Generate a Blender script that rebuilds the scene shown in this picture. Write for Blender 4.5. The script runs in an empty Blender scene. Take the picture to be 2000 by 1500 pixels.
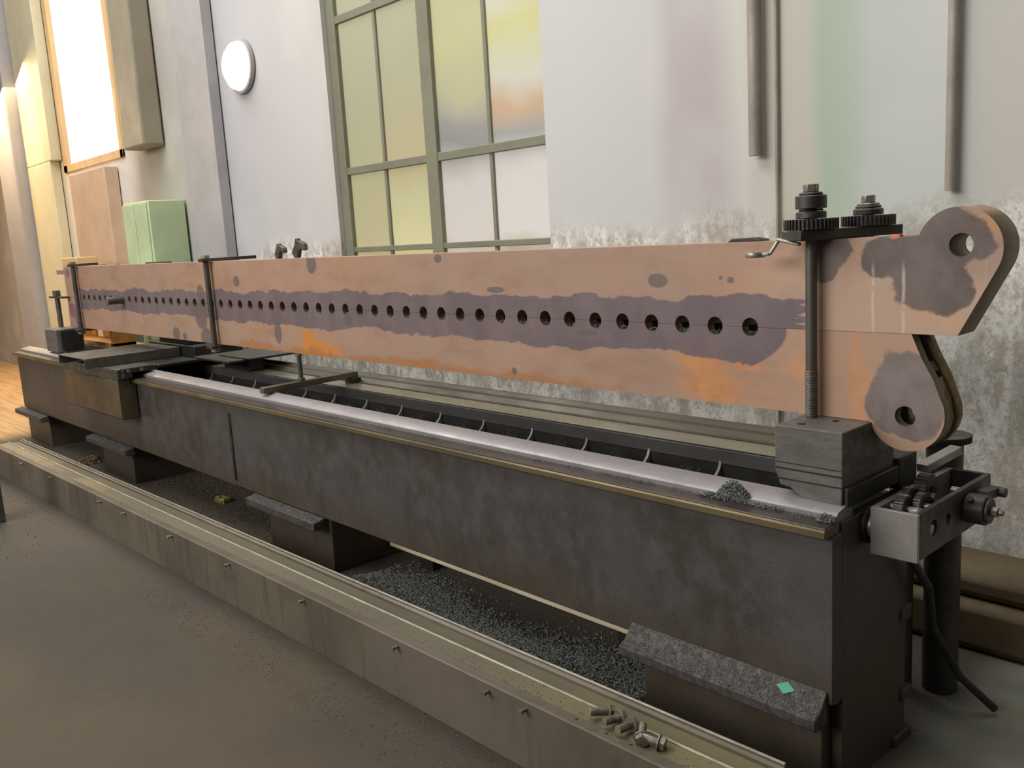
import bpy, bmesh, math, random
from mathutils import Vector, Matrix
S = bpy.context.scene
COL = S.collection
R = math.radians
random.seed(7)

# ------------------------------------------------------------------ camera
cam = bpy.data.cameras.new('camera'); co = bpy.data.objects.new('camera', cam); COL.objects.link(co)
cam.sensor_fit = 'HORIZONTAL'; cam.sensor_width = 36.0; cam.lens = 36.0*1752.0/2000.0; cam.clip_start = .05; cam.clip_end = 200
yaw, pit, rol = R(47.971), R(9.649), R(-3.417)
fw = Vector((-math.sin(yaw)*math.cos(pit), math.cos(yaw)*math.cos(pit), -math.sin(pit)))
rt = Vector((math.cos(yaw), math.sin(yaw), 0)); up = rt.cross(fw)
rt2 = math.cos(rol)*rt + math.sin(rol)*up; up2 = -math.sin(rol)*rt + math.cos(rol)*up
M = Matrix(((rt2.x, up2.x, -fw.x), (rt2.y, up2.y, -fw.y), (rt2.z, up2.z, -fw.z))).to_4x4()
M.translation = Vector((0, 0, 1.5)); co.matrix_world = M
S.camera = co
# ------------------------------------------------------------------ world, lights, exposure
vs = S.view_settings; vs.view_transform = 'Standard'; vs.look = 'None'; vs.gamma = 1.0; vs.exposure = 0.0; vs.use_curve_mapping = False
W = bpy.data.worlds.new('world'); S.world = W; W.use_nodes = True
bg = W.node_tree.nodes['Background']; bg.inputs[0].default_value = (.90, .95, .96, 1); bg.inputs[1].default_value = .15
def area(name, loc, target, sx, sy, power, col):
    l = bpy.data.lights.new(name, 'AREA'); l.shape = 'RECTANGLE'; l.size = sx; l.size_y = sy; l.energy = power; l.color = col
    o = bpy.data.objects.new(name, l); COL.objects.link(o); o.location = loc
    d = Vector(target)-Vector(loc); o.rotation_euler = d.to_track_quat('-Z', 'Y').to_euler(); return o
area('overhead_fill', (-7.0, 1.0, 6.5), (-6.0, 2.3, 0), 11, 3.0, 560, (1.0, .985, .96))  # unseen area lamp added overhead as soft fill
area('front_fill', (-4.6, -5.5, 4.0), (-2.2, 2.6, 1.1), 8, 2.5, 480, (1.0, .96, .93))  # unseen area lamp added on the camera side to fill the fronts
area('doorway_sunlight', (-12.6, 2.7, 3.4), (-11.2, 2.7, 0.2), 2.2, 1.8, 130, (1.0, .72, .42))
area('wall_fill', (-2.6, 2.95, 5.2), (-2.5, 3.15, 0), 4.4, .5, 75, (.98, 1.0, .97))  # unseen strip lamp added to brighten the right part of the wall

# ------------------------------------------------------------------ node helpers
class NT:
    def __init__(s, name):
        s.m = bpy.data.materials.new(name); s.m.use_nodes = True; s.t = s.m.node_tree
        s.b = s.t.nodes['Principled BSDF']; s.out = s.t.nodes['Material Output']
        s._g = None
    def n(s, k): return s.t.nodes.new(k)
    def link(s, a, b): s.t.links.new(a, b)
    def put(s, sock, v):
        if isinstance(v, bpy.types.NodeSocket): s.link(v, sock)
        elif isinstance(v, (tuple, list)) and len(v) == 3 and sock.type == 'RGBA': sock.default_value = (*v, 1)
        else: sock.default_value = v
    @property
    def pos(s):
        if s._g is None: s._g = s.n('ShaderNodeNewGeometry')
        return s._g.outputs['Position']
    def xyz(s):
        x = s.n('ShaderNodeSeparateXYZ'); s.link(s.pos, x.inputs[0]); return x.outputs
    def math(s, op, a, b=0.0, c=None, clamp=False):
        x = s.n('ShaderNodeMath'); x.operation = op; x.use_clamp = clamp
        s.put(x.inputs[0], a); s.put(x.inputs[1], b)
        if c is not None: s.put(x.inputs[2], c)
        return x.outputs[0]
    def scale(s, sc, v=None):
        x = s.n('ShaderNodeVectorMath'); x.operation = 'MULTIPLY'; s.link(v or s.pos, x.inputs[0]); x.inputs[1].default_value = sc; return x.outputs[0]
    def noise(s, scale, detail=4, rough=.55, vec=None, dist=0.0):
        x = s.n('ShaderNodeTexNoise'); x.inputs['Scale'].default_value = scale; x.inputs['Detail'].default_value = detail
        x.inputs['Roughness'].default_value = rough; x.inputs['Distortion'].default_value = dist
        s.link(vec or s.pos, x.inputs['Vector']); return x.outputs['Fac']
    def step(s, v, a, b):
        x = s.n('ShaderNodeMapRange'); x.interpolation_type = 'SMOOTHSTEP'; s.put(x.inputs[0], v)
        x.inputs[1].default_value = a; x.inputs[2].default_value = b; x.inputs[3].default_value = 0; x.inputs[4].default_value = 1
        return x.outputs[0]
    def lerp(s, v, a, b, lo, hi):
        x = s.n('ShaderNodeMapRange'); s.put(x.inputs[0], v); x.inputs[1].default_value = a; x.inputs[2].default_value = b
        x.inputs[3].default_value = lo; x.inputs[4].default_value = hi; return x.outputs[0]
    def mix(s, f, a, b, mode='MIX'):
        x = s.n('ShaderNodeMix'); x.data_type = 'RGBA'; x.blend_type = mode
        s.put(x.inputs[0], f); s.put(x.inputs[6], a); s.put(x.inputs[7], b); return x.outputs[2]
    def ramp(s, f, stops):
        x = s.n('ShaderNodeValToRGB'); e = x.color_ramp.elements
        stops = sorted(stops, key=lambda q: q[0])
        while len(e) < len(stops): e.new(.5)
        for i, (p, c) in enumerate(stops): e[i].position = min(max(p, 0), 1); e[i].color = (*c, 1)
        s.put(x.inputs[0], f); return x.outputs[0]
    def bump(s, h, strength=.3, dist=.002):
        x = s.n('ShaderNodeBump'); x.inputs['Strength'].default_value = strength; x.inputs['Distance'].default_value = dist
        s.put(x.inputs['Height'], h); s.link(x.outputs[0], s.b.inputs['Normal'])
    def done(s, col, rough=.6, metal=0.0):
        s.put(s.b.inputs['Base Color'], col); s.put(s.b.inputs['Roughness'], rough); s.put(s.b.inputs['Metallic'], metal); return s.m
def c(r, g, b):
    f = lambda v: ((v/255+.055)/1.055)**2.4 if v/255 > .04045 else v/255/12.92
    return (f(r), f(g), f(b))
def metal(name, a, b, rough=.5, met=.35, scale=9, spots=None, bump=.25, stretch=(1, 1, 1), fine=180):
    t = NT(name); v = t.scale(stretch)
    n1 = t.noise(scale, 7, .65, v); col = t.mix(t.step(n1, .3, .7), a, b)
    n2 = t.noise(fine, 3, .7); col = t.mix(t.step(n2, .55, .85), col, tuple(min(1, x*1.9+.01) for x in b))
    if spots: col = t.mix(t.step(t.noise(scale*.45, 5, .6, v), .55, .72), col, spots)
    t.bump(t.noise(fine*.6, 5, .7), bump)
    return t.done(col, t.lerp(n1, .3, .7, rough-.1, rough+.15), met)

# ------------------------------------------------------------------ materials
M_ = {}
M_['bed'] = None
def bed_mat():
    t = NT('dark_bed_iron'); v = t.scale((1, 1, .85))
    n1 = t.noise(2.2, 6, .6, v); n2 = t.noise(11, 8, .68, v)
    col = t.mix(t.step(n1, .35, .65), c(76, 72, 69), c(62, 56, 49))
    col = t.mix(t.step(n2, .38, .68), col, c(80, 76, 73))
    col = t.mix(t.math('MULTIPLY', t.step(t.noise(140, 3, .75), .5, .8), .55), col, c(34, 31, 29))
    # long thin scratches
    sc = t.step(t.noise(7, 3, .55, t.scale((1.2, 1, 9)), 2.2), .495, .5); sc2 = t.step(t.noise(7, 3, .55, t.scale((1.2, 1, 9)), 2.2), .505, .5)
    s1 = t.math('MULTIPLY', t.math('MULTIPLY', sc, sc2), t.step(t.noise(1.7, 2), .5, .65))
    col = t.mix(t.math('MULTIPLY', s1, .55), col, c(28, 26, 25))
    # bright specks of swarf dust
    col = t.mix(t.step(t.noise(420, 2, .6), .70, .76), col, c(124, 116, 110))
    # oily brown wash near the bottom edge
    z = t.xyz()[2]; w = t.math('MULTIPLY', t.step(t.math('ADD', z, t.lerp(t.noise(3, 5), 0, 1, -.12, .12)), .42, .28), .7)
    col = t.mix(w, col, c(74, 63, 49))
    t.bump(t.noise(120, 6, .7), .35, .0015)
    return t.done(col, t.lerp(n2, .3, .7, .42, .62), .15)
M_['bed'] = bed_mat()
def plate_mat(upper):
    t = NT('mill_scale_plate'); x, y, z = t.xyz()[:3]
    base = t.mix(t.step(t.noise(1.6, 5, .6), .3, .7), c(178, 138, 112), c(166, 138, 118))
    base = t.mix(t.step(t.noise(5, 6, .65, t.scale((.6, 1, 1.6))), .42, .75), base, c(156, 124, 102))
    base = t.mix(t.math('MULTIPLY', t.step(t.noise(60, 5, .7, t.scale((.5, 1, 1))), .5, .8), .25), base, c(120, 95, 82))
    # fine pale scratches
    s = t.noise(26, 4, .7, t.scale((3, 1, .25)), 1.5)
    base = t.mix(t.math('MULTIPLY', t.step(s, .66, .72), .35), base, c(205, 176, 156))
    dn = t.noise(9, 5, .6); dn2 = t.noise(3.2, 4, .55)
    def blob(cx, cz, rx, rz, soft=.16, amp=.75):
        a = t.math('DIVIDE', t.math('SUBTRACT', x, cx), rx); b = t.math('DIVIDE', t.math('SUBTRACT', z, cz), rz)
        d = t.math('SQRT', t.math('ADD', t.math('MULTIPLY', a, a), t.math('MULTIPLY', b, b)))
        d = t.math('ADD', d, t.math('MULTIPLY', t.math('SUBTRACT', dn, .5), amp))
        return t.step(d, 1+soft, 1-soft)
    def union(L, soft=.16, amp=.75):
        o = None
        for q in L:
            k = blob(*q, soft=soft, amp=amp); o = k if o is None else t.math('MAXIMUM', o, k)
        return o
    # orange rust
    if upper: rust = union([(-.93, 1.25, .05, .03), (-.81, 1.45, .04, .02), (-.87, 1.23, .03, .03)], .6)
    else: rust = union([(-3.91, 1.04, .06, .05), (-3.82, .985, .17, .045), (-1.60, 1.09, .09, .06), (-1.57, 1.01, .10, .05), (-1.43, 1.081, .05, .013), (-1.105, 1.07, .022, .13), (-1.08, 1.03, .03, .08), (-1.27, 1.09, .03, .03)], .45, 1.3)
    base = t.mix(t.math('MULTIPLY', rust, .8), base, t.mix(t.step(x, -3.0, -2.0), c(206, 128, 36), t.mix(t.step(t.noise(20, 6, .7), .35, .7), c(204, 142, 92), c(190, 124, 66))))
    if not upper:
        rim = t.math('MULTIPLY', t.step(t.math('ADD', z, t.math('MULTIPLY', t.math('SUBTRACT', dn2, .5), .22)), 1.0, .972), t.math('MULTIPLY', t.step(x, -5.0, -4.4), t.step(x, -1.7, -2.2)))
        base = t.mix(t.math('MULTIPLY', rim, .75), base, c(166, 110, 62))
    # violet marking dye along the hole row
    h = t.math('ABSOLUTE', t.math('SUBTRACT', z, 1.186))
    wob = t.math('ADD', t.math('MULTIPLY', t.math('SUBTRACT', dn2, .5), .11), t.math('MULTIPLY', t.math('SUBTRACT', t.noise(16, 4, .6, t.scale((.8, 1, 1))), .5), .045))
    half = t.lerp(x, -7.3, -2.0, .072, .088)
    band = t.step(t.math('SUBTRACT', t.math('ADD', h, wob), half), .003, -.003)
    band = t.math('MULTIPLY', band, t.math('MULTIPLY', t.step(t.math('ADD', x, t.math('MULTIPLY', t.math('SUBTRACT', t.noise(24, 4, .7, t.scale((.15, 1, 3))), .5), .25)), -1.25, -1.27) if upper else t.step(t.math('ADD', x, t.math('MULTIPLY', t.math('POWER', t.math('MULTIPLY', h, 10.0), 2.0), .10)), -1.30, -1.31), t.step(x, -7.32, -7.28)))
    pale = t.math('MULTIPLY', t.step(x, -1.55, -1.15), t.step(t.math('ADD', z, t.math('MULTIPLY', t.math('SUBTRACT', dn2, .5), .3)), 1.42, 1.3))
    base = t.mix(t.math('MULTIPLY', pale, .65 if upper else .25), base, c(196, 168, 146))
    violet = t.mix(t.step(t.noise(7, 5, .6), .35, .7), c(106, 92, 97), c(118, 104, 105))
    base = t.mix(t.math('MULTIPLY', band, .95), base, violet)
    grey = c(104, 94, 90)
    if upper: L = [(-3.812, 1.405, .045, .045), (-4.624, 1.322, .036, .030), (-5.1, 1.244, .05, .054), (-2.834, 1.411, .024, .016), (-1.744, 1.324, .038, .022), (-1.482, 1.326, .012, .009), (-1.515, 1.332, .007, .006), (-2.5, 1.29, .05, .012)]
    else: L = [(-5.135, 1.125, .085, .085), (-5.525, .994, .056, .042), (-5.403, .984, .034, .022), (-5.08, .983, .085, .067), (-4.21, 1.057, .038, .059), (-3.531, 1.145, .038, .026), (-2.423, .991, .014, .014), (-2.05, 1.15, .05, .01)]
    base = t.mix(t.math('MULTIPLY', union(L, .12, .45), .85), base, grey)
    if upper: B = [(-.872, 1.42, .092, .082), (-.905, 1.316, .10, .07), (-.979, 1.38, .06, .06), (-1.043, 1.385, .055, .05), (-1.172, 1.40, .06, .05), (-1.195, 1.355, .04, .035), (-.95, 1.34, .06, .06)]
    else: B = [(-.98, 1.064, .082, .10), (-1.0, 1.02, .075, .075), (-.948, .985, .075, .06)]
    bm_ = union(B, .07, 1.15)
    pur = t.mix(t.step(t.noise(6, 6, .65), .38, .62), c(108, 94, 90), c(84, 74, 70) if upper else c(130, 120, 118))
    base = t.mix(t.math('MULTIPLY', bm_, .92), base, pur)
    vio = union([(-7.52, 1.385, .05, .032), (-7.40, 1.27, .04, .05)] if upper else [(-7.50, 1.09, .09, .06), (-7.42, 1.02, .06, .07)], .1, .6)
    base = t.mix(t.math('MULTIPLY', vio, .85), base, c(128, 88, 108))
    if upper:
        for cx, w in ((-1.062, .0035), (-.985, .004)):
            st = t.step(t.math('ABSOLUTE', t.math('SUBTRACT', t.math('ADD', x, t.math('MULTIPLY', t.math('SUBTRACT', t.noise(12, 3), .5), .008)), cx)), w+.002, w-.002)
            st = t.math('MULTIPLY', st, t.step(t.noise(22, 4, .7), .38, .5)); st = t.math('MULTIPLY', st, t.step(z, 1.38, 1.33))
            base = t.mix(t.math('MULTIPLY', st, .6), base, c(205, 195, 185))
    base = t.mix(t.math('MULTIPLY', t.step(t.noise(75, 3, .6), .69, .74), .6), base, c(96, 72, 60))
    nrm = t.n('ShaderNodeSeparateXYZ'); t.link(t._g.outputs['Normal'], nrm.inputs[0])
    side = t.math('MULTIPLY', t.step(t.math('ABSOLUTE', nrm.outputs[1]), .6, .4), t.step(nrm.outputs[2], .9, .7))   # flame-cut edges keep their own oxide colour
    base = t.mix(side, base, t.mix(t.step(t.noise(30, 5), .4, .65), c(98, 84, 56), c(124, 102, 64)))
    t.bump(t.noise(90, 6, .7), .12, .001)
    return t.done(base, t.lerp(dn, .3, .7, .42, .58), .12)
M_['plate_up'] = plate_mat(True); M_['plate_low'] = plate_mat(False)
M_['way'] = metal('worn_slideway', c(152, 147, 146), c(130, 125, 124), .4, .4, 5, bump=.08, stretch=(.5, 1, 1), fine=90)
M_['rim'] = metal('grimy_slideway_step', c(84, 76, 71), c(62, 55, 49), .36, .5, 4, bump=.05, stretch=(.5, 1, 1))
M_['lip'] = metal('rubbed_lip', c(126, 112, 82), c(92, 82, 58), .42, .45, 6, bump=.15, stretch=(.4, 1, 1))
M_['rear_top'] = metal('rear_slideway', c(158, 152, 130), c(122, 118, 100), .25, .5, 4, spots=c(178, 184, 170), bump=.1, stretch=(.4, 1, 1))
M_['rear_dark'] = metal('rear_slideway_raised', c(80, 72, 56), c(54, 48, 36), .42, .4, 6, bump=.15, stretch=(.3, 1, 1))
M_['rear_face'] = metal('rear_slideway_face', c(84, 81, 78), c(58, 56, 54), .5, .3, 6, stretch=(.3, 1, 1))
M_['inside'] = metal('shade_black_iron', c(30, 30, 28), c(18, 18, 17), .8, .1, 9)  # near-black: shade inside the bed and holes put into the colour
M_['cast'] = metal('grey_cast_block', c(112, 107, 102), c(90, 85, 80), .55, .25, 14, bump=.6, stretch=(.5, 1, 2.2), fine=120)
M_['castdark'] = metal('dark_oily_iron', c(50, 48, 43), c(34, 32, 29), .5, .3, 10)
M_['steel'] = metal('turned_steel', c(108, 103, 95), c(78, 73, 66), .38, .45, 12, fine=260)
M_['gear'] = metal('dark_gear_steel', c(84, 80, 77), c(58, 55, 53), .4, .45, 12)
M_['bright'] = metal('bright_steel', c(176, 172, 164), c(140, 134, 126), .32, .6, 12)
M_['bar'] = metal('dark_flat_bar', c(80, 76, 70), c(58, 54, 48), .5, .4, 10)
M_['jack'] = metal('olive_bar', c(104, 98, 80), c(80, 74, 58), .5, .35, 10)
M_['saddle'] = metal('brown_stained_casting', c(92, 76, 54), c(76, 66, 48), .5, .25, 5, spots=c(92, 88, 82))
M_['saddle2'] = metal('saddle_iron', c(80, 76, 66), c(62, 58, 50), .5, .25, 7)
M_['frame'] = metal('machined_flange', c(156, 150, 146), c(132, 126, 120), .42, .35, 8)
M_['channel_sheet'] = metal('dusty_sheet', c(88, 84, 74), c(66, 62, 54), .6, .3, 16)
M_['orange_lit_cast'] = metal('orange_lit_casting', c(190, 130, 60), c(156, 104, 42), .6, .1, 12)  # warm orange light on the casting put into its colour
M_['ledge'] = metal('swarf_covered_ledge', c(92, 86, 82), c(52, 49, 46), .6, .3, 50, fine=300, bump=.8)
M_['backplate'] = metal('olive_flame_cut_edge', c(142, 122, 80), c(104, 86, 54), .6, .2, 20)
M_['nut'] = metal('zinc_nut', c(150, 144, 134), c(112, 104, 94), .4, .7, 20)
M_['stud'] = metal('greased_bolt', c(150, 143, 128), c(92, 84, 70), .35, .5, 40)
M_['green'] = metal('pale_green_paint', c(190, 206, 160), c(172, 186, 150), .6, 0, 2, bump=.05)
M_['taupe'] = metal('taupe_paint', c(150, 140, 120), c(138, 130, 112), .6, 0, 2, bump=.05)
M_['cream'] = metal('cream_paint', c(214, 206, 176), c(204, 192, 156), .6, 0, 2, bump=.05)
M_['tan'] = metal('tan_board', c(206, 178, 150), c(190, 160, 134), .6, 0, 2, bump=.05)
M_['greysheet'] = metal('grey_sheet', c(172, 168, 168), c(158, 154, 150), .6, 0, 2, bump=.05)
M_['orange'] = metal('orange_paint', c(222, 186, 134), c(208, 172, 122), .6, 0, 2, bump=.05)
M_['winframe'] = metal('olive_window_steel', c(128, 127, 106), c(116, 114, 96), .6, 0, 4, bump=.05)
M_['post'] = metal('dark_green_post', c(70, 76, 62), c(48, 52, 42), .6, .1, 20)
M_['brownthing'] = metal('brown_cover', c(104, 88, 62), c(82, 68, 46), .7, 0, 5)
M_['red'] = metal('red_plastic', c(230, 96, 80), c(214, 78, 64), .5, 0, 5)
M_['conduit'] = metal('dull_conduit', c(160, 150, 138), c(142, 132, 120), .6, .2, 5)
M_['paper'] = metal('crumpled_foil', c(190, 160, 80), c(84, 140, 84), .4, .2, 60)
M_['leaf'] = metal('dry_debris', c(130, 104, 74), c(96, 74, 50), .8, 0, 60)
M_['wood'] = metal('pale_timber', c(236, 226, 196), c(210, 196, 160), .7, 0, 14, stretch=(.2, 1, 3))
M_['rib'] = metal('pale_rib_edge', c(150, 152, 146), c(104, 106, 100), .6, .2, 9)
M_['tag'] = metal('green_sticker', c(40, 140, 104), c(70, 160, 120), .5, 0, 120)
M_['dustyblack'] = metal('black_cap', c(50, 48, 46), c(34, 32, 30), .6, 0, 20)
M_['cable'] = metal('black_cable', c(36, 36, 32), c(26, 26, 22), .6, 0, 20)
def swarf_mat(name, a, b, hi):
    t = NT(name); n = t.noise(240, 3, .7)
    col = t.mix(t.step(n, .35, .6), a, b); col = t.mix(t.step(t.noise(330, 2, .6), .58, .68), col, hi)
    t.bump(t.noise(260, 4, .8), 1.0, .004); return t.done(col, .45, .25)
M_['swarf'] = swarf_mat('steel_swarf', c(84, 86, 84), c(134, 138, 132), c(214, 222, 214))
M_['swarf_lit'] = swarf_mat('lit_swarf', c(120, 122, 120), c(170, 174, 168), c(240, 244, 238))  # brighter copy of the swarf, light on the floor put into its colour
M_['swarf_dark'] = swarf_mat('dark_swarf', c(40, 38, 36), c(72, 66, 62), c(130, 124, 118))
def trough_mat():
    t = NT('painted_trough_steel'); x, y, z = t.xyz()[:3]
    col = t.mix(t.step(t.noise(3, 6, .6, t.scale((1, 1, .8))), .32, .68), c(108, 99, 85), c(90, 81, 68))
    col = t.mix(t.math('MULTIPLY', t.step(t.noise(6, 5, .65, t.scale((3, 1, .35))), .5, .75), .7), col, c(66, 57, 47))
    col = t.mix(t.step(t.noise(1.1, 4), .5, .72), col, c(112, 102, 90))
    col = t.mix(t.step(t.noise(300, 2, .6), .71, .76), col, c(196, 186, 172))
    col = t.mix(t.math('MULTIPLY', t.step(t.noise(90, 4, .7), .5, .8), .3), col, c(70, 60, 52))
    t.bump(t.noise(100, 5, .7), .2, .001); return t.done(col, .5, .2)
M_['trough'] = trough_mat()
M_['trough_in'] = metal('oily_trough_floor', c(112, 105, 86), c(90, 83, 66), .45, .25, 3.5, spots=c(118, 110, 78), bump=.15, stretch=(.5, 1, 1))
M_['trough_edge'] = metal('bare_edge', c(176, 170, 152), c(140, 132, 114), .4, .4, 10)
def floor_mat():
    t = NT('shop_floor'); x, y, z = t.xyz()[:3]
    n1 = t.noise(.9, 4, .5); n2 = t.noise(14, 8, .7)
    col = t.mix(t.step(n1, .35, .65), c(64, 54, 38), c(52, 46, 36))
    col = t.mix(t.math('MULTIPLY', t.step(n2, .4, .75), .45), col, c(36, 32, 25))
    # swept clean walkway in front of the trough, tan dust on the left
    col = t.mix(t.math('MULTIPLY', t.step(t.noise(.6, 2, .5, t.scale((1, 1.4, 1))), .45, .6), .5), col, c(78, 64, 40))
    near = t.step(y, 1.65, 1.8)
    gran = t.noise(120, 4, .8)
    dirt = t.mix(t.step(gran, .35, .68), c(42, 39, 34), c(100, 92, 80))
    dirt = t.mix(t.step(t.noise(200, 2, .7), .66, .74), dirt, c(150, 146, 136))
    k = t.math('MULTIPLY', near, t.math('MULTIPLY', t.step(x, -7.9, -7.2), t.step(y, 3.1, 2.8)))
    k2 = t.math('MULTIPLY', t.step(x, -4.2, -5.2), t.step(t.noise(1.3, 3), .35, .5))
    col = t.mix(t.math('MULTIPLY', t.math('MAXIMUM', k, t.math('MULTIPLY', k2, .55)), .85), col, dirt)
    # boarded far bay, warm sunlit tone put into the board colour
    wd = t.mix(t.step(t.noise(4, 4, .6, t.scale((.3, 6, 1))), .4, .7), c(206, 166, 116), c(176, 132, 84))
    col = t.mix(t.step(x, -8.3, -8.9), col, wd)
    right = t.math('MULTIPLY', t.step(x, -1.1, -.9), t.step(y, 1.7, 2.0))
    col = t.mix(t.math('MULTIPLY', right, .8), col, t.mix(t.step(t.noise(3, 5), .35, .65), c(140, 140, 124), c(114, 114, 106)))
    t.bump(t.math('ADD', t.math('MULTIPLY', gran, t.math('MAXIMUM', k, .12)), 0), .6, .006)
    return t.done(col, .72, 0)
M_['floor'] = floor_mat()
def wall_mat():
    t = NT('aged_plaster'); x, y, z = t.xyz()[:3]
    X0, X1 = -14.0, -.6
    f = t.math('DIVIDE', t.math('SUBTRACT', t.math('ADD', x, t.math('MULTIPLY', t.math('SUBTRACT', t.noise(1.1, 2), .5), .10)), X0), X1-X0)
    px = [(-13.8, (178, 164, 146)), (-12.3, (190, 178, 160)), (-11.9, (226, 214, 180)), (-9.3, (225, 216, 206)), (-8.9, (160, 150, 132)), (-8.0, (170, 168, 160)), (-7.4, (168, 166, 168)), (-6.9, (182, 180, 182)), (-6.2, (190, 186, 184)), (-5.6, (196, 192, 188)),
          (-5.3, (186, 182, 172)), (-3.5, (198, 196, 192)), (-3.2, (200, 198, 194)), (-2.68, (198, 195, 192)), (-2.58, (182, 172, 172)), (-2.36, (184, 174, 174)), (-2.22, (202, 198, 190)), (-2.0, (192, 186, 172)), (-1.93, (196, 190, 176)), (-1.86, (170, 182, 164)), (-1.76, (174, 186, 168)), (-1.66, (188, 194, 186)), (-1.45, (194, 198, 192)), (-1.2, (196, 192, 184))]
    base = t.ramp(f, [((a-X0)/(X1-X0), c(*b)) for a, b in px])
    # patchy old paint that differs with height
    n = t.noise(1.7, 2, .5); base = t.mix(t.math('MULTIPLY', t.step(n, .45, .7), .4), base, c(206, 204, 196))
    # flaking, mouldy band low on the wall
    fl = t.noise(16, 10, .8, t.scale((1, 1, .7))); fl2 = t.noise(60, 8, .78, t.scale((1, 1, .8)))
    rough = t.mix(t.step(fl, .40, .58), c(172, 162, 146), c(240, 237, 230))
    rough = t.mix(t.math('MULTIPLY', t.step(fl2, .52, .60), .75), rough, c(140, 130, 114))
    rough = t.mix(t.math('MULTIPLY', t.step(t.noise(2.2, 3, .5, t.scale((2.5, 1, .4))), .5, .62), .45), rough, c(150, 138, 120))
    low = t.step(t.math('ADD', z, t.math('MULTIPLY', t.math('SUBTRACT', t.noise(2.0, 3), .5), .35)), 1.56, 1.40)
    low = t.math('MULTIPLY', low, t.step(x, -6.9, -6.5))
    col = t.mix(t.math('MULTIPLY', low, t.lerp(x, -4.5, -1.6, .9, .7)), base, rough)
    t.bump(t.math('MULTIPLY', fl2, low), .4, .006)
    return t.done(col, .9, 0)
M_['wall'] = wall_mat()
def pane_mat(name, stops, strength=1.0, axis=2, rng=(1.0, 3.6)):
    """daylight coming through dirty painted panes: soft vertical colour changes of what stands outside"""
    t = NT(name); v = t.xyz()[axis]
    w = t.math('ADD', v, t.math('MULTIPLY', t.math('SUBTRACT', t.noise(2.0, 2), .5), .35))
    f = t.lerp(w, rng[0], rng[1], 0, 1)
    col = t.ramp(f, [(a, c(*b)) for a, b in stops])
    t.put(t.b.inputs['Emission Color'], col); t.b.inputs['Emission Strength'].default_value = strength
    return t.done(t.mix(.85, col, (.04, .04, .04)), .7, 0)

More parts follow.
